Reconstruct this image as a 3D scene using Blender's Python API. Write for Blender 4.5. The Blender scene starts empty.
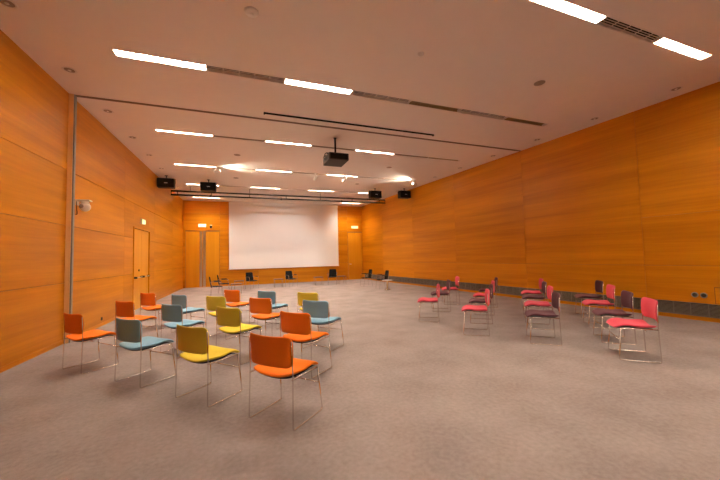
import bpy, bmesh, math, random
from mathutils import Vector, Matrix
random.seed(7)
S = bpy.context.scene
COL = S.collection
R = math.radians

# ------------------------------------------------------------------ camera
cam_d = bpy.data.cameras.new('camera')
cam = bpy.data.objects.new('camera', cam_d)
COL.objects.link(cam)
S.camera = cam
EYE = 1.57
right = Vector((0.93569, -0.35197, -0.0244)); fwd = Vector((0.3519, 0.9346, 0.0512))
ya, pi_, ro = 0.3601, 0.0512, -0.0244
fw = Vector((math.sin(ya)*math.cos(pi_), math.cos(ya)*math.cos(pi_), math.sin(pi_)))
r0 = Vector((math.cos(ya), -math.sin(ya), 0)); u0 = r0.cross(fw)
r2 = r0*math.cos(ro) + u0*math.sin(ro); u2 = -r0*math.sin(ro) + u0*math.cos(ro)
cam.matrix_world = Matrix(((r2.x, u2.x, -fw.x, 0), (r2.y, u2.y, -fw.y, 0), (r2.z, u2.z, -fw.z, EYE), (0, 0, 0, 1)))
cam_d.sensor_width = 36
cam_d.lens = 316.98/720*36
cam_d.clip_start = 0.05

# ------------------------------------------------------------------ world and exposure
w = bpy.data.worlds.new('world'); S.world = w; w.use_nodes = True
w.node_tree.nodes['Background'].inputs[0].default_value = (0.02, 0.016, 0.012, 1)
w.node_tree.nodes['Background'].inputs[1].default_value = 1.0
S.view_settings.view_transform = 'Standard'
S.view_settings.look = 'None'
S.view_settings.gamma = 1
S.view_settings.use_curve_mapping = False
S.view_settings.exposure = 2.50
LIT = 26.0            # radiance of a lit troffer
LAMP = (1.0, 0.84, 0.66)
SPOT_W = 45.0
S.cycles.max_bounces = 10
S.cycles.diffuse_bounces = 7
S.cycles.glossy_bounces = 4
S.cycles.sample_clamp_indirect = 6
S.cycles.caustics_reflective = False
S.cycles.caustics_refractive = False
S.cycles.use_light_tree = True

# ------------------------------------------------------------------ materials
def new_mat(name):
    m = bpy.data.materials.new(name); m.use_nodes = True
    return m, m.node_tree, m.node_tree.nodes['Principled BSDF']

def plain(name, col, rough=0.5, metal=0.0, bump=0.0, bscale=200.0, var=0.0, spec=0.5):
    m, nt, b = new_mat(name)
    b.inputs['Roughness'].default_value = rough
    b.inputs['Metallic'].default_value = metal
    b.inputs['Specular IOR Level'].default_value = spec
    tc = nt.nodes.new('ShaderNodeTexCoord')
    nz = nt.nodes.new('ShaderNodeTexNoise'); nz.inputs['Scale'].default_value = bscale
    nt.links.new(tc.outputs['Object'], nz.inputs['Vector'])
    mx = nt.nodes.new('ShaderNodeMix'); mx.data_type = 'RGBA'
    v = max(var, 0.02)
    mx.inputs[6].default_value = (*[c*(1-v) for c in col], 1)
    mx.inputs[7].default_value = (*[min(1, c*(1+v)) for c in col], 1)
    nt.links.new(nz.outputs['Fac'], mx.inputs[0])
    nt.links.new(mx.outputs[2], b.inputs['Base Color'])
    if bump:
        bp = nt.nodes.new('ShaderNodeBump'); bp.inputs['Strength'].default_value = bump; bp.inputs['Distance'].default_value = 0.004
        nt.links.new(nz.outputs['Fac'], bp.inputs['Height']); nt.links.new(bp.outputs['Normal'], b.inputs['Normal'])
    return m

def emit(name, col, strength):
    m, nt, b = new_mat(name)
    b.inputs['Base Color'].default_value = (0.8, 0.8, 0.8, 1)
    b.inputs['Emission Color'].default_value = (*col, 1)
    b.inputs['Emission Strength'].default_value = strength
    return m

def wood(name, c0, c1, rough=0.36, vertical=False, bands=3.2, island=0.05):
    """veneer: long streaks along local x (or z) of slightly different tone"""
    m, nt, b = new_mat(name)
    N, L = nt.nodes.new, nt.links.new
    tc = N('ShaderNodeTexCoord')
    geo = N('ShaderNodeNewGeometry')
    off = N('ShaderNodeVectorMath'); off.operation = 'SCALE'; off.inputs['Scale'].default_value = 37.0
    comb = N('ShaderNodeCombineXYZ')
    for i in range(3): L(geo.outputs['Random Per Island'], comb.inputs[i])
    L(comb.outputs[0], off.inputs[0])
    add = N('ShaderNodeVectorMath'); add.operation = 'ADD'
    L(tc.outputs['Object'], add.inputs[0]); L(off.outputs[0], add.inputs[1])
    def streak(sa, sb, detail):
        mp = N('ShaderNodeMapping')
        mp.inputs['Scale'].default_value = (sb, sb, sa) if vertical else (sa, sb, sb)
        L(add.outputs[0], mp.inputs[0])
        n = N('ShaderNodeTexNoise'); n.inputs['Scale'].default_value = 1.0
        n.inputs['Detail'].default_value = detail; n.inputs['Roughness'].default_value = 0.55
        L(mp.outputs[0], n.inputs['Vector'])
        return n
    n1 = streak(0.16, bands, 3.0)
    n2 = streak(0.7, 22.0, 4.0)
    n3 = streak(2.5, 120.0, 2.0)
    a = N('ShaderNodeMath'); a.operation = 'MULTIPLY'; a.inputs[1].default_value = 0.62; L(n1.outputs['Fac'], a.inputs[0])
    c = N('ShaderNodeMath'); c.operation = 'MULTIPLY_ADD'; c.inputs[1].default_value = 0.26; L(n2.outputs['Fac'], c.inputs[0]); L(a.outputs[0], c.inputs[2])
    d = N('ShaderNodeMath'); d.operation = 'MULTIPLY_ADD'; d.inputs[1].default_value = 0.12; L(n3.outputs['Fac'], d.inputs[0]); L(c.outputs[0], d.inputs[2])
    e = N('ShaderNodeMath'); e.operation = 'MULTIPLY_ADD'; e.inputs[1].default_value = island; L(geo.outputs['Random Per Island'], e.inputs[0]); L(d.outputs[0], e.inputs[2])
    ramp = N('ShaderNodeValToRGB')
    ramp.color_ramp.elements[0].position = 0.39; ramp.color_ramp.elements[0].color = (*c0, 1)
    ramp.color_ramp.elements[1].position = 0.67; ramp.color_ramp.elements[1].color = (*c1, 1)
    L(e.outputs[0], ramp.inputs[0]); L(ramp.outputs[0], b.inputs['Base Color'])
    b.inputs['Roughness'].default_value = rough
    b.inputs['Specular IOR Level'].default_value = 0.25
    bp = N('ShaderNodeBump'); bp.inputs['Strength'].default_value = 0.05; bp.inputs['Distance'].default_value = 0.002
    L(n3.outputs['Fac'], bp.inputs['Height']); L(bp.outputs['Normal'], b.inputs['Normal'])
    return m

def carpet_mat():
    m, nt, b = new_mat('carpet')
    N, L = nt.nodes.new, nt.links.new
    tc = N('ShaderNodeTexCoord')
    def noise(s, d=2.0):
        n = N('ShaderNodeTexNoise'); n.inputs['Scale'].default_value = s; n.inputs['Detail'].default_value = d
        L(tc.outputs['Object'], n.inputs['Vector']); return n
    n1, n2, n3 = noise(1.6, 4), noise(24, 3), noise(160, 2)
    a = N('ShaderNodeMath'); a.operation = 'MULTIPLY'; a.inputs[1].default_value = 0.40; L(n1.outputs['Fac'], a.inputs[0])
    c = N('ShaderNodeMath'); c.operation = 'MULTIPLY_ADD'; c.inputs[1].default_value = 0.30; L(n2.outputs['Fac'], c.inputs[0]); L(a.outputs[0], c.inputs[2])
    d = N('ShaderNodeMath'); d.operation = 'MULTIPLY_ADD'; d.inputs[1].default_value = 0.30; L(n3.outputs['Fac'], d.inputs[0]); L(c.outputs[0], d.inputs[2])
    ramp = N('ShaderNodeValToRGB')
    ramp.color_ramp.elements[0].position = 0.37; ramp.color_ramp.elements[0].color = (*CARPET[0], 1)
    ramp.color_ramp.elements[1].position = 0.63; ramp.color_ramp.elements[1].color = (*CARPET[1], 1)
    L(d.outputs[0], ramp.inputs[0]); L(ramp.outputs[0], b.inputs['Base Color'])
    b.inputs['Roughness'].default_value = 0.95
    b.inputs['Specular IOR Level'].default_value = 0.1
    bp = N('ShaderNodeBump'); bp.inputs['Strength'].default_value = 0.35; bp.inputs['Distance'].default_value = 0.008
    L(n3.outputs['Fac'], bp.inputs['Height']); L(bp.outputs['Normal'], b.inputs['Normal'])
    return m

CARPET = ((0.235, 0.195, 0.19), (0.36, 0.305, 0.295))
M = {}
M['wood'] = wood('veneer', (0.50, 0.168, 0.002), (0.70, 0.272, 0.006))
M['door_wood'] = wood('door veneer', (0.66, 0.27, 0.008), (0.76, 0.34, 0.016), vertical=True)
M['pale_wood'] = wood('pale jamb veneer', (0.86, 0.52, 0.22), (0.92, 0.60, 0.28), vertical=True)
M['groove'] = plain('groove shadow gap', (0.16, 0.06, 0.012), 0.7)
M['carpet'] = carpet_mat()
M['ceiling'] = plain('ceiling plaster', (0.84, 0.77, 0.71), 0.8, var=0.02, bscale=3)
M['white'] = plain('white enamel', (0.90, 0.87, 0.82), 0.4)
M['screen'] = plain('screen cloth', (0.86, 0.84, 0.82), 0.75, var=0.005, bscale=2)
M['black'] = plain('black plastic', (0.006, 0.006, 0.006), 0.5, spec=.25)
M['black_metal'] = plain('black paint', (0.007, 0.006, 0.006), 0.6, spec=.2)
M['black_fabric'] = plain('black upholstery', (0.009, 0.0085, 0.0085), 0.85, bump=0.3, spec=.2)
M['dark_grey'] = plain('dark grey housing', (0.04, 0.032, 0.028), 0.55)
M['chrome'] = plain('chromed steel', (0.72, 0.69, 0.66), 0.16, 1.0)
M['steel'] = plain('brushed steel', (0.78, 0.74, 0.70), 0.28, 1.0)
M['seal'] = plain('grey aluminium channel', (0.32, 0.33, 0.33), 0.4, 0.6)
M['track'] = plain('brown partition track', (0.16, 0.09, 0.055), 0.5)
M['grille_slat'] = plain('grille slats', (0.80, 0.73, 0.66), 0.5)
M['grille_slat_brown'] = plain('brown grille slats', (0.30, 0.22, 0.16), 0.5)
M['grille_back'] = plain('grille void', (0.008, 0.006, 0.005), 0.9, spec=.1)
M['unlit'] = plain('unlit louver', (0.46, 0.34, 0.18), 0.35, 0.4)
M['floor_grille'] = plain('floor grille bronze', (0.23, 0.20, 0.165), 0.42, 0.3)
M['lit'] = emit('lit diffuser', LAMP, LIT)
M['lit_narrow'] = emit('lit narrow diffuser', LAMP, LIT*2.9)
M['louver'] = plain('lamp louver', (0.86, 0.84, 0.8), 0.3)
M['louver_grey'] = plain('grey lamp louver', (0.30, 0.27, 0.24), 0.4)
M['bulb'] = emit('spot lens', (1.0, 0.86, 0.7), 6.0)
M['exit_green'] = emit('green exit panel', (0.80, 0.92, 0.28), 0.22)
M['exit_pale'] = emit('pale exit panel', (1.0, 0.86, 0.22), 0.30)
M['sensor'] = plain('grey sensor', (0.34, 0.27, 0.22), 0.6)
M['table_top'] = plain('brown table top', (0.07, 0.03, 0.015), 0.45)
M['table_leg'] = plain('grey painted legs', (0.30, 0.22, 0.16), 0.5)
M['pale_column'] = plain('painted reflection column', (0.75, 0.50, 0.24), 0.4)  # chrome column, the orange wood's reflection put into its base colour
M['white_top'] = plain('white table top', (0.80, 0.76, 0.72), 0.3)
M['badge'] = plain('silver badge', (0.6, 0.6, 0.6), 0.4)
M['lens'] = plain('glass lens', (0.02, 0.02, 0.03), 0.08)
FAB = {
    'orange': (0.84, 0.190, 0.008),
    'yellow': (0.76, 0.61, 0.06),
    'blue': (0.235, 0.44, 0.60),
    'pink': (0.70, 0.085, 0.13),
    'purple': (0.135, 0.052, 0.068),
}
for k, c in FAB.items():
    f = plain(k + ' upholstery fabric', c, 0.9, bump=0.25, bscale=350, var=0.10, spec=0.2)
    f.node_tree.nodes['Principled BSDF'].inputs['Sheen Weight'].default_value = 0.06
    M[k] = f

# ------------------------------------------------------------------ mesh helpers
class MB:
    def __init__(s): s.bm = bmesh.new()
    def box(s, x0, x1, y0, y1, z0, z1, bev=0.0):
        vs = [s.bm.verts.new(p) for p in [(x0,y0,z0),(x1,y0,z0),(x1,y1,z0),(x0,y1,z0),(x0,y0,z1),(x1,y0,z1),(x1,y1,z1),(x0,y1,z1)]]
        fs = [s.bm.faces.new([vs[i] for i in q]) for q in [(3,2,1,0),(4,5,6,7),(0,1,5,4),(1,2,6,5),(2,3,7,6),(3,0,4,7)]]
        if bev:
            es = list({e for f in fs for e in f.edges})
            bmesh.ops.bevel(s.bm, geom=es, offset=bev, segments=2, affect='EDGES', profile=0.6)
        return s
    def tube(s, pts, r, n=8, closed=False):
        pts = [Vector(p) for p in pts]
        rings = []
        up = Vector((0.123, 0.31, 0.94)).normalized()
        N = len(pts)
        prev = None
        for i, p in enumerate(pts):
            if closed: t = (pts[(i+1) % N] - pts[i-1])
            elif i == 0: t = pts[1]-p
            elif i == N-1: t = p-pts[i-1]
            else: t = (pts[i+1]-p).normalized() + (p-pts[i-1]).normalized()
            t.normalize()
            if prev is None:
                a = t.cross(up)
                if a.length < 0.1: a = t.cross(Vector((1, 0, 0)))
            else:
                a = prev - t*prev.dot(t)
            a.normalize(); prev = a
            b = t.cross(a)
            rings.append([s.bm.verts.new(p + (a*math.cos(k*2*math.pi/n) + b*math.sin(k*2*math.pi/n))*r) for k in range(n)])
        for i in range(N if closed else N-1):
            A, B = rings[i], rings[(i+1) % N]
            for k in range(n): s.bm.faces.new((A[k], A[(k+1) % n], B[(k+1) % n], B[k]))
        if not closed:
            s.bm.faces.new(rings[0][::-1]); s.bm.faces.new(rings[-1])
        return s
    def lathe(s, prof, c=(0, 0, 0), n=24, axis='z'):
        """prof: list of (radius, height)"""
        rings = []
        for r, h in prof:
            ring = []
            for k in range(n):
                a = 2*math.pi*k/n
                q = (r*math.cos(a), r*math.sin(a), h)
                if axis == 'y': q = (q[0], h, q[1])
                if axis == 'x': q = (h, q[0], q[1])
                ring.append(s.bm.verts.new((c[0]+q[0], c[1]+q[1], c[2]+q[2])))
            rings.append(ring)
        for A, B in zip(rings, rings[1:]):
            for k in range(n): s.bm.faces.new((A[k], A[(k+1) % n], B[(k+1) % n], B[k]))
        s.bm.faces.new(rings[0][::-1]); s.bm.faces.new(rings[-1])
        return s
    def pad(s, w, h, rad, thick, fn, n=48, rings=(0.0, 0.4, 0.7, 0.88, 0.96, 1.0), p=5):
        """rounded-rectangle cushion w x h laid over the surface fn(u,v,t) -> point"""
        rc = min(rad, w/2, h/2)
        out = []
        per = 2*(w-2*rc) + 2*(h-2*rc) + 2*math.pi*rc
        for k in range(n):
            d = per*k/n
            segs = [('l', w-2*rc, (-w/2+rc, -h/2), (1, 0)), ('a', math.pi*rc/2, (w/2-rc, -h/2+rc), -90),
                    ('l', h-2*rc, (w/2, -h/2+rc), (0, 1)), ('a', math.pi*rc/2, (w/2-rc, h/2-rc), 0),
                    ('l', w-2*rc, (w/2-rc, h/2), (-1, 0)), ('a', math.pi*rc/2, (-w/2+rc, h/2-rc), 90),
                    ('l', h-2*rc, (-w/2, h/2-rc), (0, -1)), ('a', math.pi*rc/2, (-w/2+rc, -h/2+rc), 180)]
            for typ, ln, c, q in segs:
                if d <= ln + 1e-9:
                    if typ == 'l': out.append((c[0]+q[0]*d, c[1]+q[1]*d))
                    else:
                        a = R(q) + d/rc
                        out.append((c[0]+rc*math.cos(a), c[1]+rc*math.sin(a)))
                    break
                d -= ln
        def layer(sign):
            res = []
            for r in rings:
                t = thick/2*(max(0.0, 1-r**p))**0.5*sign
                if r == 0: res.append([s.bm.verts.new(fn(0, 0, t))])
                elif r == 1.0 and sign < 0: res.append(None)
                else: res.append([s.bm.verts.new(fn(x*r, y*r, t)) for x, y in out])
            return res
        T, B = layer(1), layer(-1)
        B[-1] = T[-1]
        for Lr, flip in ((T, False), (B, True)):
            for i in range(1, len(rings)):
                A, C = Lr[i-1], Lr[i]
                for k in range(n):
                    k2 = (k+1) % n
                    f = (A[0], C[k], C[k2]) if len(A) == 1 else (A[k], C[k], C[k2], A[k2])
                    s.bm.faces.new(f[::-1] if flip else f)
        return s
    def mesh(s, name, m, smooth=False):
        bmesh.ops.recalc_face_normals(s.bm, faces=s.bm.faces)
        me = bpy.data.meshes.new(name); s.bm.to_mesh(me); s.bm.free()
        if smooth:
            for f in me.polygons: f.use_smooth = True
        me.materials.append(M[m] if isinstance(m, str) else m)
        return me
    def obj(s, name, m, parent=None, smooth=False, loc=None):
        o = bpy.data.objects.new(name, s.mesh(name, m, smooth)); COL.objects.link(o)
        if parent is not None: o.parent = parent
        if loc is not None: o.location = loc
        return o

def link(name, me, parent=None):
    o = bpy.data.objects.new(name, me); COL.objects.link(o)
    if parent is not None: o.parent = parent
    return o
def tag(o, label, cat, group=None):
    o['label'] = label; o['category'] = cat
    if group: o['group'] = group
    return o
def thing(name, label, cat, loc=(0, 0, 0), rz=0.0, group=None):
    o = bpy.data.objects.new(name, None); COL.objects.link(o)
    o.location = loc; o.rotation_euler = (0, 0, rz); o.empty_display_size = 0.1
    return tag(o, label, cat, group)
def struct(o):
    o['kind'] = 'structure'; return o
def copy_tree(root, loc, rz, label, group=None):
    r = root.copy(); COL.objects.link(r); r.location = loc; r.rotation_euler = (0, 0, rz); r['label'] = label
    if group: r['group'] = group
    for ch in list(root.children):
        c = ch.copy(); COL.objects.link(c); c.parent = r
        for g in list(ch.children):
            d = g.copy(); COL.objects.link(d); d.parent = c
    return r
def bend(pts, rad=0.02, n=4):
    """polyline with rounded corners"""
    pts = [Vector(p) for p in pts]
    out = [pts[0]]
    for a, b, c in zip(pts, pts[1:], pts[2:]):
        d1 = (a-b); d2 = (c-b)
        r = min(rad, d1.length*0.45, d2.length*0.45)
        p, q = b+d1.normalized()*r, b+d2.normalized()*r
        for i in range(n+1):
            t = i/n
            out.append(p*(1-t)**2 + b*2*t*(1-t) + q*t*t)
    out.append(pts[-1])
    return out

# ------------------------------------------------------------------ room shell
CZ = 5.034
AL, AR = 0.0145, -0.0865
YB, YF = 20.5, -5.0
def lwx(y): return -3.386 + y*math.tan(AL)
def rwx(y): return 9.670 + y*math.tan(AR)

struct(MB().box(-4.2, 11.0, YF-.4, YB+.4, -0.12, 0.0).obj('floor', 'carpet'))

def rect_sub(rs, h):
    out = []
    for (a, b, c, d) in rs:
        ha, hb, hc, hd = max(a, h[0]), min(b, h[1]), max(c, h[2]), min(d, h[3])
        if ha >= hb or hc >= hd: out.append((a, b, c, d)); continue
        if a < ha: out.append((a, ha, c, d))
        if hb < b: out.append((hb, b, c, d))
        if c < hc: out.append((ha, hb, c, hc))
        if hd < d: out.append((ha, hb, hd, d))
    return out

def wall(name, origin, rz, s0, s1, xs, zs, holes=(), gap_x=0.007, gap_z=0.009, mat='wood', near=None):
    """panels along local x with the room on the local -y side; grooves are real gaps"""
    m = MB()
    xs = [s0] + [x for x in xs if s0 < x < s1] + [s1]
    zz = [0.0] + list(zs) + [CZ]
    for xa, xb in zip(xs, xs[1:]):
        zr = zz if near is None or xa > near else zz[:2] + zz[-1:]
        for za, zb in zip(zr, zr[1:]):
            cell = [(xa + gap_x/2, xb - gap_x/2, za + (gap_z/2 if za else 0), zb - (gap_z/2 if zb < CZ else 0))]
            for h in holes: cell = rect_sub(cell, h)
            for c in cell: m.box(c[0], c[1], 0, 0.03, c[2], c[3])
    o = struct(m.obj(name, mat))
    o.location = (*origin, 0); o.rotation_euler.z = rz
    b = MB()
    cells = [(s0 - .2, s1 + .2, 0, CZ)]
    for h in holes: cells = rect_sub(cells, h)
    for c in cells: b.box(c[0], c[1], 0.0301, 0.20, c[2], c[3])
    b.obj('backing', 'groove', o)
    return o

# left wall: local x runs away from the camera
LW = (-3.386, 0.0); LRZ = math.pi/2 - AL
D1 = (12.03, 13.74, 0.0, 2.66)
wl = wall('wall_left', LW, LRZ, YF, YB, [-1.6, 1.6, 4.8, 8.03, 11.2, 14.45, 17.7], [1.182, 2.33, 3.45], [D1], gap_x=.004)
# right wall: local x runs towards the camera
RW = (9.670, 0.0); RRZ = -math.pi/2 - AR
wr = wall('wall_right', RW, RRZ, -YB/math.cos(AR), -YF/math.cos(AR), [-17.75, -14.55, -11.4, -8.07, -4.86, -1.65, 1.6], [1.184, 2.345], gap_x=0.006, gap_z=0.006, near=-4.87)
# back wall
DB = (-2.97, -1.19, 0.0, 3.262); DR = (6.83, 7.84, 0.0, 3.225)
wb = wall('wall_back', (0, YB), 0, -3.35, 8.2, [-1.16, 1.0, 3.2, 5.4, 6.80], [1.18, 2.36, 3.27, 4.3], [DB, DR], gap_z=0.007)
wf = wall('wall_front', (0, YF), math.pi, -10.4, 3.7, [-7, -4, -1, 2], [1.18, 2.34, 3.5], gap_z=0.007)

# ceiling with recessed service slots
ROWS = {0: (-.20, 0.165), 1: (3.00, 0.165), 2: (6.155, 0.185), 3: (9.575, 0.12), 4: (12.82, 0.12), 5: (16.06, 0.12), 6: (19.37, 0.12)}
SLOT_X = {0: (.84, 8.27), 1: (.84, 7.97), 2: (-1.95, 7.83), 3: (-2.10, 7.62), 4: (-2.22, 7.40), 5: (-2.31, 7.20), 6: (-2.45, 7.36)}
cm = MB()
y = YF - .3
for r, (yc, wd) in ROWS.items():
    cm.box(-4.2, 11, y, yc - wd/2, CZ, CZ + .14)
    cm.box(-4.2, SLOT_X[r][0], yc - wd/2, yc + wd/2, CZ, CZ + .14)
    cm.box(SLOT_X[r][1], 11, yc - wd/2, yc + wd/2, CZ, CZ + .14)
    y = yc + wd/2
cm.box(-4.2, 11, y, YB + .4, CZ, CZ + .14)
cm.box(-4.2, 11, YF - .3, YB + .4, CZ + .1401, CZ + .18)
struct(cm.obj('ceiling', 'ceiling'))

# partition jamb and ceiling track
jm = struct(MB().box(-3.275, -3.195, 7.965, 8.075, 0, CZ).obj('trim_1', 'pale_wood'))
MB().box(-3.1945, -3.172, 7.985, 8.055, 0, CZ).obj('channel', 'seal', jm)
struct(MB().box(-3.172, 8.975, 7.995, 8.065, CZ - .012, CZ - .0002).obj('trim_2', 'track'))
# baseboards
def along(name, org, rz, s0, s1, y0, y1, z0, z1, mat):
    o = MB().box(s0, s1, y0, y1, z0, z1).obj(name, mat); o.location = (*org, 0); o.rotation_euler.z = rz; return o
b = MB(); b.box(YF+.3, 7.95, -.012, -.0003, 0, .078); b.box(8.10, 11.98, -.012, -.0003, 0, .078); b.box(13.79, YB-.1, -.012, -.0003, 0, .078)
o = struct(b.obj('baseboard_left', 'wood')); o.location = (*LW, 0); o.rotation_euler.z = LRZ
struct(along('baseboard_right', RW, RRZ, -20.4, 4.8, -.02, -.0003, 0, .088, 'wood'))

# doors ------------------------------------------------------------
def lever(par, x, z, length, sgn):
    m = MB(); m.lathe([(0.028, 0), (0.028, -.012)], (x, -.0005, z), 16, 'y')
    m.tube(bend([(x, -.01, z), (x, -.055, z), (x + sgn*length, -.055, z)], .02), .011)
    return m.obj('door_handle', 'steel', par, True)
d1 = struct(MB().box(12.045, 12.880, .012, .029, .006, 2.645).obj('door_1', 'door_wood')); d1.location = (*LW, 0); d1.rotation_euler.z = LRZ
MB().box(12.886, 13.725, .012, .029, .006, 2.645).obj('door_leaf', 'door_wood', d1)
fm = MB(); fm.box(11.99, 12.035, -.022, .0295, 0, 2.70); fm.box(13.735, 13.78, -.022, .0295, 0, 2.70); fm.box(12.035, 13.735, -.022, .0295, 2.655, 2.70)
fm.obj('door_frame', 'wood', d1)
for x0, x1 in ((12.17, 12.80), (12.97, 13.60)):
    hb = MB().tube([(x0, -.055, 1.05), (x1, -.055, 1.05)], .014).obj('push_bar', 'steel', d1, True)
    for xx in (x0, x1): MB().box(xx - .035, xx + .035, -.072, .011, 1.02, 1.08, .008).obj('bracket', 'dark_grey', hb)
MB().lathe([(0.035, .0115), (0.035, -.008)], (12.62, 0, 1.28), 16, 'y').obj('lock', 'dark_grey', d1)
db = struct(MB().box(-2.96, -2.083, .012, .029, .006, 3.245).obj('door_2', 'door_wood')); db.location = (0, YB, 0)
MB().box(-2.077, -1.20, .012, .029, .006, 3.245).obj('door_leaf', 'door_wood', db)
for x0, x1 in ((-2.235, -2.105), (-2.055, -1.925)):
    MB().box(x0, x1, -.004, .0118, .03, 3.235).obj('steel_plate', 'steel', db)
MB().box(-2.97, -1.19, -.012, .0295, 3.2462, 3.29).obj('head_rail', 'track', db)
dr = struct(MB().box(6.85, 7.83, .012, .029, .006, 3.21).obj('door_3', 'door_wood')); dr.location = (0, YB, 0)
MB().box(6.80, 7.86, -.010, .0295, 3.2122, 3.245).obj('head_rail', 'track', dr)
lever(dr, 6.95, 1.05, .11, 1).location.y = .012

# floor grille on the right wall ------------------------------------
gr = thing('floor_vent_grille', 'long bronze louvred vent grille along the foot of the right wall', 'vent', (*RW, 0), RRZ)
MB().box(-20.3, 4.0, -.006, -.0005, .0885, .372).obj('back_plate', 'grille_back', gr)
fr = MB(); fr.box(-20.3, 4.0, -.026, -.006, .0885, .102); fr.box(-20.3, 4.0, -.026, -.006, .360, .374); fr.obj('rail', 'floor_grille', gr)
px0 = -20.28
k = 0
pan = MB(); pan.box(0, .010, -.026, -.0062, .102, .360)
for i in range(9):
    z = .110 + i*.0275
    pan.box(.0102, .284, -.022, -.0065, z, z + .017)
pme = pan.mesh('grille_panel', 'floor_grille')
while px0 + .284 < 4.0:
    if px0 < -1.0:
        o = link('grille_panel', pme, gr); o.location.x = px0
    px0 += .284
# ------------------------------------------------------------------ troffers and ceiling grilles
def lit_me(L, wd):
    f = MB()
    f.box(0, L, -wd/2, -wd/2 + .008, -.004, .068); f.box(0, L, wd/2 - .008, wd/2, -.004, .068)
    f.box(0, .012, -wd/2 + .008, wd/2 - .008, -.004, .068); f.box(L - .012, L, -wd/2 + .008, wd/2 - .008, -.004, .068)
    d = MB().box(.012, L - .012, -wd/2 + .008, wd/2 - .008, .052, .060)
    # one comb-shaped louver: cross blades joined by a thin spine on each long side
    l = MB(); n = 18
    xs = [.0125 + (L - .025)*i/n for i in range(n + 1)]
    yA, yB = wd/2 - .0085, wd/2 - .0115
    for i in range(n):
        if i: l.box(xs[i] - .0015, xs[i] + .0015, -yB, yB, .0, .0515)
    for sg in (-1, 1): l.box(xs[0], xs[-1], min(sg*yA, sg*yB), max(sg*yA, sg*yB), .0, .0515)
    bmesh.ops.remove_doubles(l.bm, verts=l.bm.verts, dist=1e-5)
    return f.mesh('frame', 'white'), d, l.mesh('louver', 'louver')
ORD = {0: 'added overhead', 1: 'first', 2: 'second', 3: 'third', 4: 'fourth', 5: 'fifth', 6: 'sixth'}
GPOS = ['leftmost', 'second from left', 'third from left', 'rightmost']
POS = ['leftmost', 'second from left', 'third from left', 'rightmost']
#            lit start x, per row; None = unlit slot
LIGHTS = {0: [(.86, 1), (3.82, 1), (6.72, 1)], 1: [(.86, 1), (3.72, 1), (6.52, 1)], 2: [(-1.95, 1), (.82, 1), (3.60, 0), (6.42, 0)],  # overhead row and first row's left light: unseen, added to brighten the front
          3: [(-2.10, 1), (.69, 1), (3.53, 1), (6.28, 0)], 4: [(-2.22, 1), (.57, 1), (3.40, 1), (6.05, 0)],
          5: [(-2.31, 1), (.47, 1), (3.27, 1), (6.00, 0.75)], 6: [(-2.45, 1), (.40, 0), (3.20, 0), (6.00, 1)]}
for r, (yc, wd) in ROWS.items():
    x_end = SLOT_X[r][1]
    prev = None
    for i, (x0, on) in enumerate(LIGHTS[r]):
        L = 1.38 if x0 + 1.38 < x_end + .02 else x_end - x0
        L = min(L, x_end - x0)
        nxt = LIGHTS[r][i+1][0] if i < len(LIGHTS[r]) - 1 else x_end
        where = POS[i] if r > 1 else ('added unseen, left of three', 'second from right', 'rightmost')[i]
        row = 'the %s ceiling row from the camera' % ORD[r]
        lab = ('glowing white recessed light, %s in %s' if on else 'unlit brownish recessed light, %s in %s') % (where, row)
        t = thing('ceiling_light', lab, 'ceiling light', (x0, yc, CZ), 0, 'recessed linear ceiling lights')
        fme, d, lme = lit_me(L, wd)
        link('frame', fme, t)
        if on:
            d.obj('diffuser', 'lit' if r < 3 else 'lit_narrow', t)
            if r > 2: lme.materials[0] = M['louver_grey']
            link('louver', lme, t)
        else:
            d.obj('diffuser', 'unlit', t)
            lme.materials[0] = M['unlit']; link('louver', lme, t)
        g0, g1 = x0 + L + .004, nxt - .004
        if g1 - g0 > .2:
            g = thing('ceiling_grille', 'brown slotted ceiling grille, %s in %s' % (GPOS[i] if r > 1 else ('left of two', 'right of two')[min(i, 1)], row), 'grille', (g0, yc, CZ), 0, 'slotted ceiling grilles')
            GL = g1 - g0
            MB().box(0, GL, -wd/2, wd/2, .05, .06).obj('backing', 'grille_back', g)
            sl = MB()
            for q in range(5):
                yy = -wd/2 + .002 + q*(wd - .014)/4
                sl.box(0, GL, yy, yy + .010, .002, .010)
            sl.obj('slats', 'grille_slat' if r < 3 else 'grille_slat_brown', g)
            for sg in (-1, 1): MB().box(0, GL, min(sg*wd/2, sg*(wd/2 + .012)), max(sg*wd/2, sg*(wd/2 + .012)), -.004, -.0003).obj('flange', 'ceiling', g)
            n = max(2, round(GL/.28))
            for q in range(n + 1):
                xx = (GL - .014)*q/n; cr = MB(); cr.box(xx, xx + .014, -wd/2 + .001, wd/2 - .001, -.002, .0035); cr.obj('cross_bar', 'grille_slat' if r < 3 else 'grille_slat_brown', g)

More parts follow.
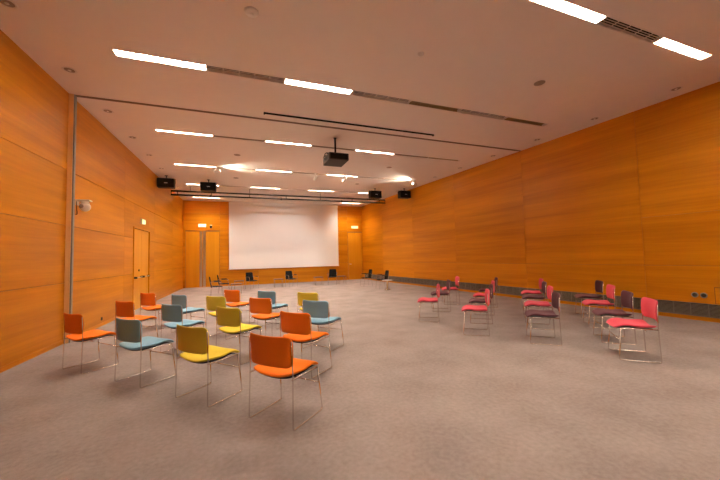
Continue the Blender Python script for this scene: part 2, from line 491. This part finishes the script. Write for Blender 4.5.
# downlights along both side walls ----------------------------------
dl_ring = MB().lathe([(.105, 0), (.108, -.006), (.088, -.008), (.080, -.0005), (.078, 0)], n=28).mesh('trim_ring', 'steel', True)
dl_cone = MB().lathe([(.077, -.0006), (.05, -.0012), (.03, -.002), (.004, -.0025)], n=24).mesh('reflector', 'sensor', True)
dl_bulb = MB().lathe([(.022, -.0028), (.026, -.008), (.016, -.014), (.003, -.015)], n=16).mesh('bulb', 'white', True)
NTH = ['first', 'second', 'third', 'fourth', 'fifth', 'sixth', 'seventh', 'eighth', 'ninth']
def downlight(x, y, lab, grp):
    t = thing('recessed_downlight', lab, 'downlight', (x, y, CZ - .0003), 0, grp)
    link('trim_ring', dl_ring, t); link('reflector', dl_cone, t); link('bulb', dl_bulb, t)
for i, y in enumerate([5.39, 6.98, 8.66, 10.33, 11.93, 13.55, 15.2, 16.8]):
    downlight(lwx(y) + .42, y, 'unlit round ceiling downlight along the left wall, %s from the camera' % NTH[i], 'downlights along the left wall')
for i, y in enumerate([3.84, 5.45, 7.06, 8.74, 10.39, 11.95, 13.55, 15.1]):
    downlight(rwx(y) - .47, y, 'unlit round ceiling downlight along the right wall, %s from the camera' % NTH[i], 'downlights along the right wall')

# smoke detectors and ceiling speakers ---------------------------------
def disc(name, cat, x, y, r, h, mat, lab, dome=True):
    m = MB().lathe([(r, 0), (r, -h*.4), (r*.86, -h*.8), (r*.5, -h), (r*.05, -h)], (0, 0, 0), 28)
    o = m.obj(name, mat, None, True, (x, y, CZ - .0003)); tag(o, lab, cat)
    q = MB().lathe([(r*.3, 0), (r*.28, -.006), (r*.03, -.008)], (0, 0, -h), 16).obj('cap' if name != 'ceiling_speaker' else 'grille', mat, o, True)
disc('smoke_detector', 'smoke detector', .155, 4.51, .095, .035, 'white', 'white round smoke detector on the ceiling at the top left of centre')
disc('motion_sensor', 'sensor', 2.92, 4.56, .05, .045, 'white', 'small white ceiling sensor above the middle of the room')
disc('ceiling_speaker', 'ceiling speaker', 5.76, 4.61, .105, .010, 'sensor', 'flat grey ceiling disc below the brightest right light')
disc('ceiling_speaker', 'ceiling speaker', -.10, 11.13, .105, .010, 'sensor', 'flat ceiling disc left of the projector, nearer of the left pair')
disc('ceiling_speaker', 'ceiling speaker', 5.48, 11.11, .105, .010, 'sensor', 'flat ceiling disc right of the projector, nearer of the right pair')
disc('ceiling_speaker', 'ceiling speaker', -.18, 14.35, .105, .010, 'sensor', 'flat ceiling disc right of the two left loudspeakers')
disc('ceiling_speaker', 'ceiling speaker', 5.23, 14.11, .105, .010, 'sensor', 'flat ceiling disc left of the two right loudspeakers')

# black ceiling rail near the projector --------------------------------
t = thing('ceiling_rail', 'long thin black rail under the ceiling in front of the projector', 'rail', (.55, 7.66, CZ))
MB().box(0, 4.66, -.018, .018, -.03, -.0003).obj('rail', 'black_metal', t)
for x in (-.03, 4.66): MB().box(x, x + .03, -.026, .026, -.045, -.0003, .006).obj('end_cap', 'black', t)

# projector -------------------------------------------------------------
t = thing('projector', 'black box projector hanging from the ceiling on a black pole', 'projector', (2.62, 8.80, CZ))
MB().box(-.29, .29, -.33, .40, -.715, -.515, .018).obj('body', 'dark_grey', t)
pb = MB(); pb.box(-.25, .25, -.334, -.3301, -.69, -.545, .0015); pb.obj('rear_panel', 'black', t)
MB().tube([(-.03, -.06, -.50), (-.03, -.06, -.001)], .026, 14).obj('pole', 'black_metal', t, True)
MB().lathe([(.04, -.0003), (.04, -.010)], (-.03, -.06, 0), 20).obj('ceiling_plate', 'black_metal', t)
m = MB(); m.box(-.30, .24, -.2, -.12, -.512, -.497); m.box(-.30, .24, .06, .14, -.512, -.497); m.box(-.06, .0, -.2, .14, -.4965, -.483)
m.obj('mount', 'black_metal', t)
m = MB(); m.tube(bend([(-.292, .12, -.60), (-.345, .10, -.58), (-.345, -.1, -.50), (-.30, -.16, -.49)], .03), .012); m.obj('cable', 'black', t, True)
m = MB().lathe([(.075, .40), (.08, .44), (.06, .47)], (.12, 0, -.615), 20, 'y'); m.obj('lens', 'lens', t, True)
MB().box(-.2905, -.286, -.1, .2, -.66, -.57).obj('side_vent', 'black', t)

# loudspeakers ------------------------------------------------------------
def loudspeaker(x, y, lab):
    t = thing('loudspeaker', lab, 'speaker', (x, y, CZ), 0, 'black loudspeakers hanging from the ceiling')
    MB().box(-.30, .30, -.16, .18, -.50, -.135, .02).obj('cabinet', 'black', t)
    g = MB().box(-.285, .285, -.168, -.1605, -.487, -.148, .003).obj('front_grille', 'black_fabric', t)
    MB().box(-.05, .07, -.1715, -.1685, -.345, -.315).obj('badge', 'badge', g)
    m = MB(); m.tube([(0, .0, -.14), (0, 0, -.001)], .018, 10); m.obj('stem', 'black_metal', t, True)
    MB().lathe([(.06, -.0003), (.06, -.01)], (0, 0, 0), 16).obj('ceiling_plate', 'black_metal', t)
    m = MB(); m.box(-.33, .33, -.02, .02, -.130, -.118); m.box(-.33, -.318, -.02, .02, -.32, -.13); m.box(.318, .33, -.02, .02, -.32, -.13)
    m.obj('yoke', 'black_metal', t)
loudspeaker(-2.82, 14.66, 'black loudspeaker hanging by the left wall, leftmost of four')
loudspeaker(-1.295, 14.98, 'black loudspeaker hanging above the double door, second from left')
loudspeaker(6.49, 14.86, 'black loudspeaker hanging above the right edge of the screen, third from left')
loudspeaker(7.99, 14.50, 'black loudspeaker hanging in front of the right wall, rightmost of four')

# lighting truss ------------------------------------------------------------
TY = 16.5
t = thing('ladder_truss', 'long black two-tube lighting bar hung below the ceiling in front of the screen', 'lighting truss', (0, TY, CZ))
for z in (-.255, -.43): MB().tube([(-2.99, 0, z), (7.82, 0, z)], .038, 10).obj('tube', 'black_metal', t, True)
for x in (-2.98, -2.72, -1.3, .42, 2.2, 4.0, 5.8, 7.45, 7.81):
    MB().tube([(x, 0, -.43), (x, 0, -.255)], .016, 8).obj('rung', 'black_metal', t, True)
for x in (-2.2, .42, 4.0, 7.1):
    MB().tube([(x, 0, -.25), (x, 0, -.0005)], .010, 8).obj('hanger', 'black_metal', t, True)
for x in (-1.35, 1.95, 5.2):
    MB().lathe([(.055, -.03), (.06, 0), (.055, .03)], (x, 0, -.43), 14, 'x').obj('clamp', 'black_metal', t, True)

# projection screen -----------------------------------------------------------
t = thing('projection_screen', 'large white projection screen hanging on the back wall', 'projection screen', (0, 20.36, 0))
MB().box(-.655, 6.10, -.003, .003, 1.02, 4.87).obj('screen_surface', 'screen', t)
MB().box(-.68, 6.125, -.03, .03, .965, 1.02, .012).obj('bottom_bar', 'white', t)
MB().box(-.66, 6.105, -.05, .10, 4.872, CZ - .0005, .006).obj('casing', 'white', t)

# track spotlights under the fourth row ------------------------------------------
def spot(x, y, rz, tilt, lab, lit, cone=100, col=(1, .86, .68)):
    t = thing('track_spotlight', lab, 'spotlight', (x, y, CZ), rz, 'white spotlights on the fourth ceiling row')
    MB().box(-.05, .05, -.025, .025, -.035, -.0003).obj('adapter', 'white', t)
    MB().tube([(0, 0, -.035), (0, 0, -.15)], .012).obj('stem', 'white', t, True)
    ca, sa = math.cos(tilt), math.sin(tilt)
    hd = MB().lathe([(.03, -.10), (.055, -.09), (.06, .10), (.063, .115)], (0, 0, 0), 20, 'x').obj('head', 'white', t, True)
    hd.location = (0, 0, -.19); hd.rotation_euler.y = -tilt
    MB().lathe([(.055, .1155), (.05, .119)], (0, 0, 0), 20, 'x').obj('lens', 'bulb' if lit else 'lens', hd)
    if lit:
        ld = bpy.data.lights.new('spot lamp', 'SPOT'); ld.energy = SPOT_W*lit; ld.color = col; ld.spot_size = R(cone); ld.spot_blend = .8; ld.shadow_soft_size = .05
        lo = bpy.data.objects.new('lamp', ld); COL.objects.link(lo); lo.parent = hd; lo.location = (.15, 0, 0); lo.rotation_euler = (0, -math.pi/2, 0)
spot(-.82, 12.68, R(0), R(14), 'lit white spotlight on the ceiling at the left end of the fourth row', 0.9)
spot(2.90, 12.74, R(95), R(-23), 'small white spotlight under the ceiling right below the projector', 2.3, 56, (1, .93, .86))
spot(4.18, 12.74, R(105), R(-23), 'small white spotlight under the ceiling right of the projector', 2.3, 56, (1, .93, .86))
spot(7.56, 12.68, R(180), R(12), 'lit white spotlight on the ceiling beside the right wall', 1.0)

# exit signs -------------------------------------------------------------------------
def exit_sign(org, rz, x0, x1, z0, z1, mat, lab):
    t = thing('exit_sign', lab, 'exit sign', (*org, 0), rz)
    MB().box(x0, x1, -.05, -.0005, z0, z1, .006).obj('housing', 'white', t)
    MB().box(x0 + .015, x1 - .015, -.056, -.0505, z0 + .012, z1 - .012).obj('lit_panel', mat, t)
exit_sign(LW, LRZ, 12.70, 13.10, 2.86, 3.03, 'exit_green', 'green lit exit sign above the left wall door')
exit_sign((0, YB), 0, -2.31, -1.90, 3.485, 3.67, 'exit_pale', 'yellow lit exit sign above the double door')
exit_sign((0, YB), 0, 7.10, 7.58, 3.49, 3.66, 'exit_pale', 'yellow lit exit sign above the narrow right door')
t = thing('wall_sensor', 'small black wall sensor with white top right of the double door sign', 'sensor', (-1.64, YB, 3.55))
MB().box(-.055, .055, -.09, -.0005, -.12, .03, .008).obj('body', 'black', t)
MB().box(-.06, .06, -.095, -.0005, .031, .075, .006).obj('cap', 'white', t)

# PTZ camera on the left wall -----------------------------------------------------------
t = thing('dome_camera', 'white dome security camera on a bracket beside the left wall partition jamb', 'security camera', (-3.258, 8.36, 2.80))
MB().box(-.0, .245, -.075, .075, .085, .115, .006).obj('bracket', 'white', t)
MB().box(-.0, .02, -.06, .06, .0, .084, .003).obj('wall_plate', 'white', t)
m = MB().lathe([(.06, .084), (.062, .06), (.075, .055), (.075, .035)], (.145, 0, 0), 24); m.obj('neck', 'white', t, True)
m = MB()
prof = [(max(.003, .098*math.cos(a)), .098*math.sin(a)) for a in [R(-90 + 12*i) for i in range(16)]]
m.lathe(prof, (.145, 0, -.035), 28).obj('dome', 'white', t, True)
m = MB().lathe([(.04, -.092), (.042, -.100), (.03, -.106), (.004, -.107)], (.115, 0, -.03), 18, 'y'); m.obj('lens', 'sensor', t, True)
m = MB().tube(bend([(.012, -.05, .08), (.03, -.09, .03), (.035, -.08, -.12), (.035, -.06, -.20), (.004, -.05, -.20)], .04, 5), .007, 6); m.obj('cable', 'black', t, True)

# outlets and hatch -----------------------------------------------------------------------
t = thing('wall_socket', 'small dark socket low on the left wall behind the orange chairs', 'socket', (*LW, 0), LRZ)
MB().box(9.67, 9.75, -.012, -.0005, .14, .22, .004).obj('plate', 'dark_grey', t)
MB().lathe([(.022, -.0122), (.02, -.016)], (9.71, 0, .18), 14, 'y').obj('socket', 'black', t)
for s, lab in ((-4.005, 'round steel socket above the right floor grille, left one of two'), (-3.865, 'round steel socket above the right floor grille, right one of two')):
    t = thing('round_socket', lab, 'socket', (*RW, 0), RRZ, 'round wall sockets')
    MB().lathe([(.058, -.0005), (.058, -.010), (.045, -.016), (.042, -.012)], (s, 0, .548), 24, 'y').obj('rim', 'seal', t, True)
    MB().lathe([(.041, -.0122), (.036, -.02), (.01, -.022)], (s, 0, .548), 20, 'y').obj('cover', 'dark_grey', t, True)
t = thing('access_panel', 'flush wooden access panel low on the right wall beside the round sockets', 'access panel', (*RW, 0), RRZ)
MB().box(-3.70, -3.15, -.003, -.0005, .385, .735).obj('shadow_gap', 'groove', t)
MB().box(-3.69, -3.16, -.006, -.0031, .393, .725).obj('panel', 'wood', t)

# ------------------------------------------------------------------ stacking chairs
def chair_meshes():
    me = {}
    def seat_fn(u, v, t):
        q = u/.235
        z = .468 + .020*math.exp(-((v - .10)/.10)**2) - .040*max(0, (v - .13)/.12)**2
        z += max(0.0, -v/.23)*(-.012 + .030*q*q) + .010*q*q
        return (u, v + .005, z + t)
    me['seat'] = lambda c: MB().pad(.505, .485, .065, .046, seat_fn, 56).mesh('seat', c, True)
    me['seat_pan'] = MB().pad(.46, .40, .05, .018, lambda u, v, t: (u, v - .002, seat_fn(u, v, 0)[2] - .031 + t), 40, p=10).mesh('seat_pan', 'black', True)
    def back_fn(u, v, t):
        q = u/.262
        y = -.252 - .05*v - .012*(v/.14)**2 + .050*q*q - .018
        return (u*(1 + .02*v/.14), y - t, .700 + v + .007*q*q*(1 if v > 0 else -1))
    me['backrest'] = lambda c: MB().pad(.535, .285, .058, .034, back_fn, 56).mesh('backrest', c, True)
    for sx, key in ((-1, 'side_l'), (1, 'side_r')):
        X = .268*sx
        pts = bend([(X*.985, -.238, .80), (X, -.228, .50), (X*1.02, -.240, .0065), (X*1.02, .225, .0065), (X*.93, .185, .448)], .028, 5)
        me[key] = MB().tube(pts, .0062, 8).mesh('side_frame', 'chrome', True)
        me[key + '_rail'] = MB().tube(bend([(X*.93, .186, .440), (X*.95, .10, .447), (X*.99, -.234, .452)], .03), .0075, 8).mesh('seat_rail', 'chrome', True)
    m = MB(); m.tube([(-.259, .2005, .285), (.259, .2005, .285)], .0055, 8)
    me['front_bar'] = m.mesh('cross_bar', 'chrome', True)
    me['rear_bar'] = MB().tube([(-.262, -.10, .428), (.262, -.10, .428)], .006, 8).mesh('cross_bar', 'chrome', True)
    return me
CM = chair_meshes()
PROTO = {}
def stack_chair(colour, bx, by, heading, label, group):
    """bx,by: where the middle of the back's top stands; heading: degrees clockwise from +y"""
    a = R(-heading)
    f = Vector((-math.sin(a), math.cos(a), 0))
    loc = Vector((bx, by, 0)) + f*.255
    if colour in PROTO:
        return copy_tree(PROTO[colour], loc, a, label, group)
    t = thing('stacking_chair', label, 'chair', loc, a, group)
    link('seat', CM['seat'](colour), t); link('backrest', CM['backrest'](colour), t)
    link('seat_pan', CM['seat_pan'], t)
    for k in ('side_l', 'side_r'):
        s = link('side_frame', CM[k], t); link('seat_rail', CM[k + '_rail'], s)
    link('cross_bar', CM['front_bar'], t); link('cross_bar', CM['rear_bar'], t)
    PROTO[colour] = t
    return t
GL, GRT = 'coloured chairs in the left block', 'pink and purple chairs in the right block'
LEFT = [
    ('orange', 0.240, 3.178, 48, 'orange upholstered chair nearest the camera, in front of the left block'),
    ('orange', 0.660, 4.351, 50, 'orange chair directly behind the nearest orange chair, left of a blue one'),
    ('blue', 1.160, 5.341, 48, 'blue chair farthest right in the left block, beside the second orange chair'),
    ('yellow', 1.284, 6.629, 48, 'olive yellow chair half hidden behind the rightmost blue chair of the left block'),
    ('orange', 0.318, 6.225, 45, 'orange chair in the middle of the left block, third orange from the camera'),
    ('blue', 0.522, 7.486, 48, 'blue chair behind the middle orange chair of the left block'),
    ('yellow', -0.534, 4.002, 48, 'bright yellow chair nearest the camera, between front blue and front orange chairs'),
    ('yellow', -0.206, 5.303, 49, 'yellow chair second from the camera, in the middle of the left block'),
    ('yellow', -0.489, 6.992, 45, 'olive yellow chair at the back left, before the farthest orange chair'),
    ('orange', -0.225, 8.226, 48, 'orange chair farthest back in the middle, below the left edge of the screen'),
    ('blue', -1.377, 4.911, 46, 'light blue chair nearest the camera, left of the front yellow chair'),
    ('blue', -1.114, 6.159, 46, 'blue chair behind the front light blue one, second of three on the left'),
    ('blue', -1.270, 7.806, 50, 'blue chair farthest back of the three blue chairs on the left'),
    ('orange', -2.307, 5.835, 47, 'orange chair standing leftmost, close to the left wall jamb'),
    ('orange', -2.046, 7.114, 43, 'orange chair second along the left wall, behind the front blue chair'),
    ('orange', -2.032, 8.627, 44, 'orange chair farthest along the left wall, in front of the wall door'),
]
for c, x, y, h, lab in LEFT: stack_chair(c, x, y, h, lab, GL)
RIGHT = [
    ('pink', 5.59, 2.88, -45, 'pink chair nearest the right wall and camera, rightmost of all'),
    ('purple', 6.27, 3.55, -45, 'dark purple chair directly behind the rightmost pink chair'),
    ('pink', 7.18, 4.36, -44, 'pink chair third in the rightmost row, by the floor grille'),
    ('purple', 8.02, 5.12, -47, 'dark purple chair at the far end of the rightmost row'),
    ('purple', 5.17, 4.03, -48, 'purple chair at the near end of the second row from the right'),
    ('pink', 6.04, 4.84, -46, 'pink chair behind the near purple chair in the second row from the right'),
    ('purple', 6.85, 5.64, -46, 'purple chair third from the camera in the second row from the right'),
    ('pink', 7.59, 6.34, -46, 'pink chair at the far end of the second row from the right'),
    ('pink', 4.56, 5.03, -51, 'pink chair at the near end of the third row from the right'),
    ('purple', 5.37, 5.80, -50, 'purple chair behind the near pink chair in the third row from the right'),
    ('pink', 6.15, 6.57, -50, 'pink chair third from the camera in the third row from the right'),
    ('purple', 7.05, 7.40, -50, 'purple chair at the far end of the third row from the right'),
    ('pink', 4.44, 6.53, -58, 'pink chair standing leftmost in the right block'),
    ('purple', 5.46, 7.51, -61, 'dark purple chair in the leftmost row of the right block, between two pink ones'),
    ('pink', 6.45, 8.40, -62, 'pink chair farthest back in the leftmost row of the right block'),
]
for c, x, y, h, lab in RIGHT: stack_chair(c, x, y, h, lab, GRT)

# ------------------------------------------------------------------ black chairs and small tables at the far end
BM = {}
BM['seat'] = MB().pad(.45, .44, .06, .035, lambda u, v, t: (u, v, .435 + .012*(u/.22)**2 - .015*max(0, v/.2)**2 + t), 40).mesh('seat', 'black_fabric', True)
BM['back'] = MB().pad(.44, .46, .05, .028, lambda u, v, t: (u*(1 - .08*(v + .23)/.46), -.235 - .16*(v + .23) + .03*(u/.22)**2 - t, .635 + v), 40).mesh('backrest', 'black_fabric', True)
for sx, k in ((-1, 'l'), (1, 'r')):
    X = .235*sx
    BM[k] = MB().tube(bend([(X, -.26, .0085), (X, -.20, .43), (X*.95, -.262, .66)], .03), .0085, 8).mesh('leg', 'chrome', True)
    BM[k + 'f'] = MB().tube(bend([(X, .23, .0085), (X*1.06, .19, .40), (X*1.10, .16, .63), (X*1.05, -.255, .645)], .05), .0085, 8).mesh('leg', 'chrome', True)
    BM[k + 'a'] = MB().box(min(X*1.04, X*1.18), max(X*1.04, X*1.18), -.13, .13, .645, .668, .006).mesh('arm_pad', 'black', True)
BM['bar'] = MB().tube([(-.24, -.02, .405), (.24, -.02, .405)], .008, 8).mesh('cross_bar', 'chrome', True)
bproto = None
def black_chair(x, y, heading, label):
    global bproto
    if bproto: return copy_tree(bproto, (x, y, 0), R(-heading), label)
    t = thing('meeting_chair', label, 'chair', (x, y, 0), R(-heading), 'black chairs at the far end')
    link('seat', BM['seat'], t); link('backrest', BM['back'], t); link('cross_bar', BM['bar'], t)
    for k in 'lr':
        link('leg', BM[k], t); f = link('leg', BM[k + 'f'], t); link('arm_pad', BM[k + 'a'], f)
    bproto = t
black_chair(-.96, 14.90, 82, 'black chair in front of the double door, nearer of the left pair')
black_chair(-.74, 16.35, 84, 'black chair in front of the double door, farther of the left pair')
black_chair(.54, 17.55, 150, 'black chair under the left part of the screen')
black_chair(2.56, 17.52, 158, 'black chair under the middle of the screen')
black_chair(4.88, 17.55, 200, 'black chair under the right end of the screen')
black_chair(6.14, 15.55, -92, 'black chair in front of the narrow right door, farther of the right pair')
black_chair(6.30, 13.88, -88, 'black chair behind the white round table, nearer of the right pair')
def side_table(x, y, lab):
    t = thing('side_table', lab, 'side table', (x, y, 0), 0, 'low brown side tables at the far end')
    MB().box(-.24, .24, -.24, .24, .425, .45, .006).obj('table_top', 'table_top', t)
    for sx in (-1, 1):
        for sy in (-1, 1): MB().tube([(.21*sx, .21*sy, 0), (.21*sx, .21*sy, .4245)], .009, 8).obj('leg', 'table_leg', t, True)
side_table(-.10, 17.85, 'low brown side table left of the chair under the screen\'s left part')
side_table(1.90, 17.75, 'low brown side table left of the middle chair under the screen')
side_table(4.12, 17.80, 'low dark side table left of the chair under the screen\'s right end')
side_table(5.48, 17.80, 'low brown side table right of the chair under the screen\'s right end')
side_table(-.20, 15.70, 'low side table beside the farther left black chair')
t = thing('round_table', 'white round pedestal table in front of the near right black chair', 'table', (6.29, 13.30, 0))
MB().lathe([(.24, .425), (.25, .432), (.25, .445), (.245, .45)], n=32).obj('table_top', 'white_top', t)
MB().tube([(0, 0, .012), (0, 0, .4245)], .035, 14).obj('column', 'pale_column', t, True)
MB().lathe([(.16, 0), (.16, .006), (.05, .014)], n=32).obj('base', 'chrome', t, True)
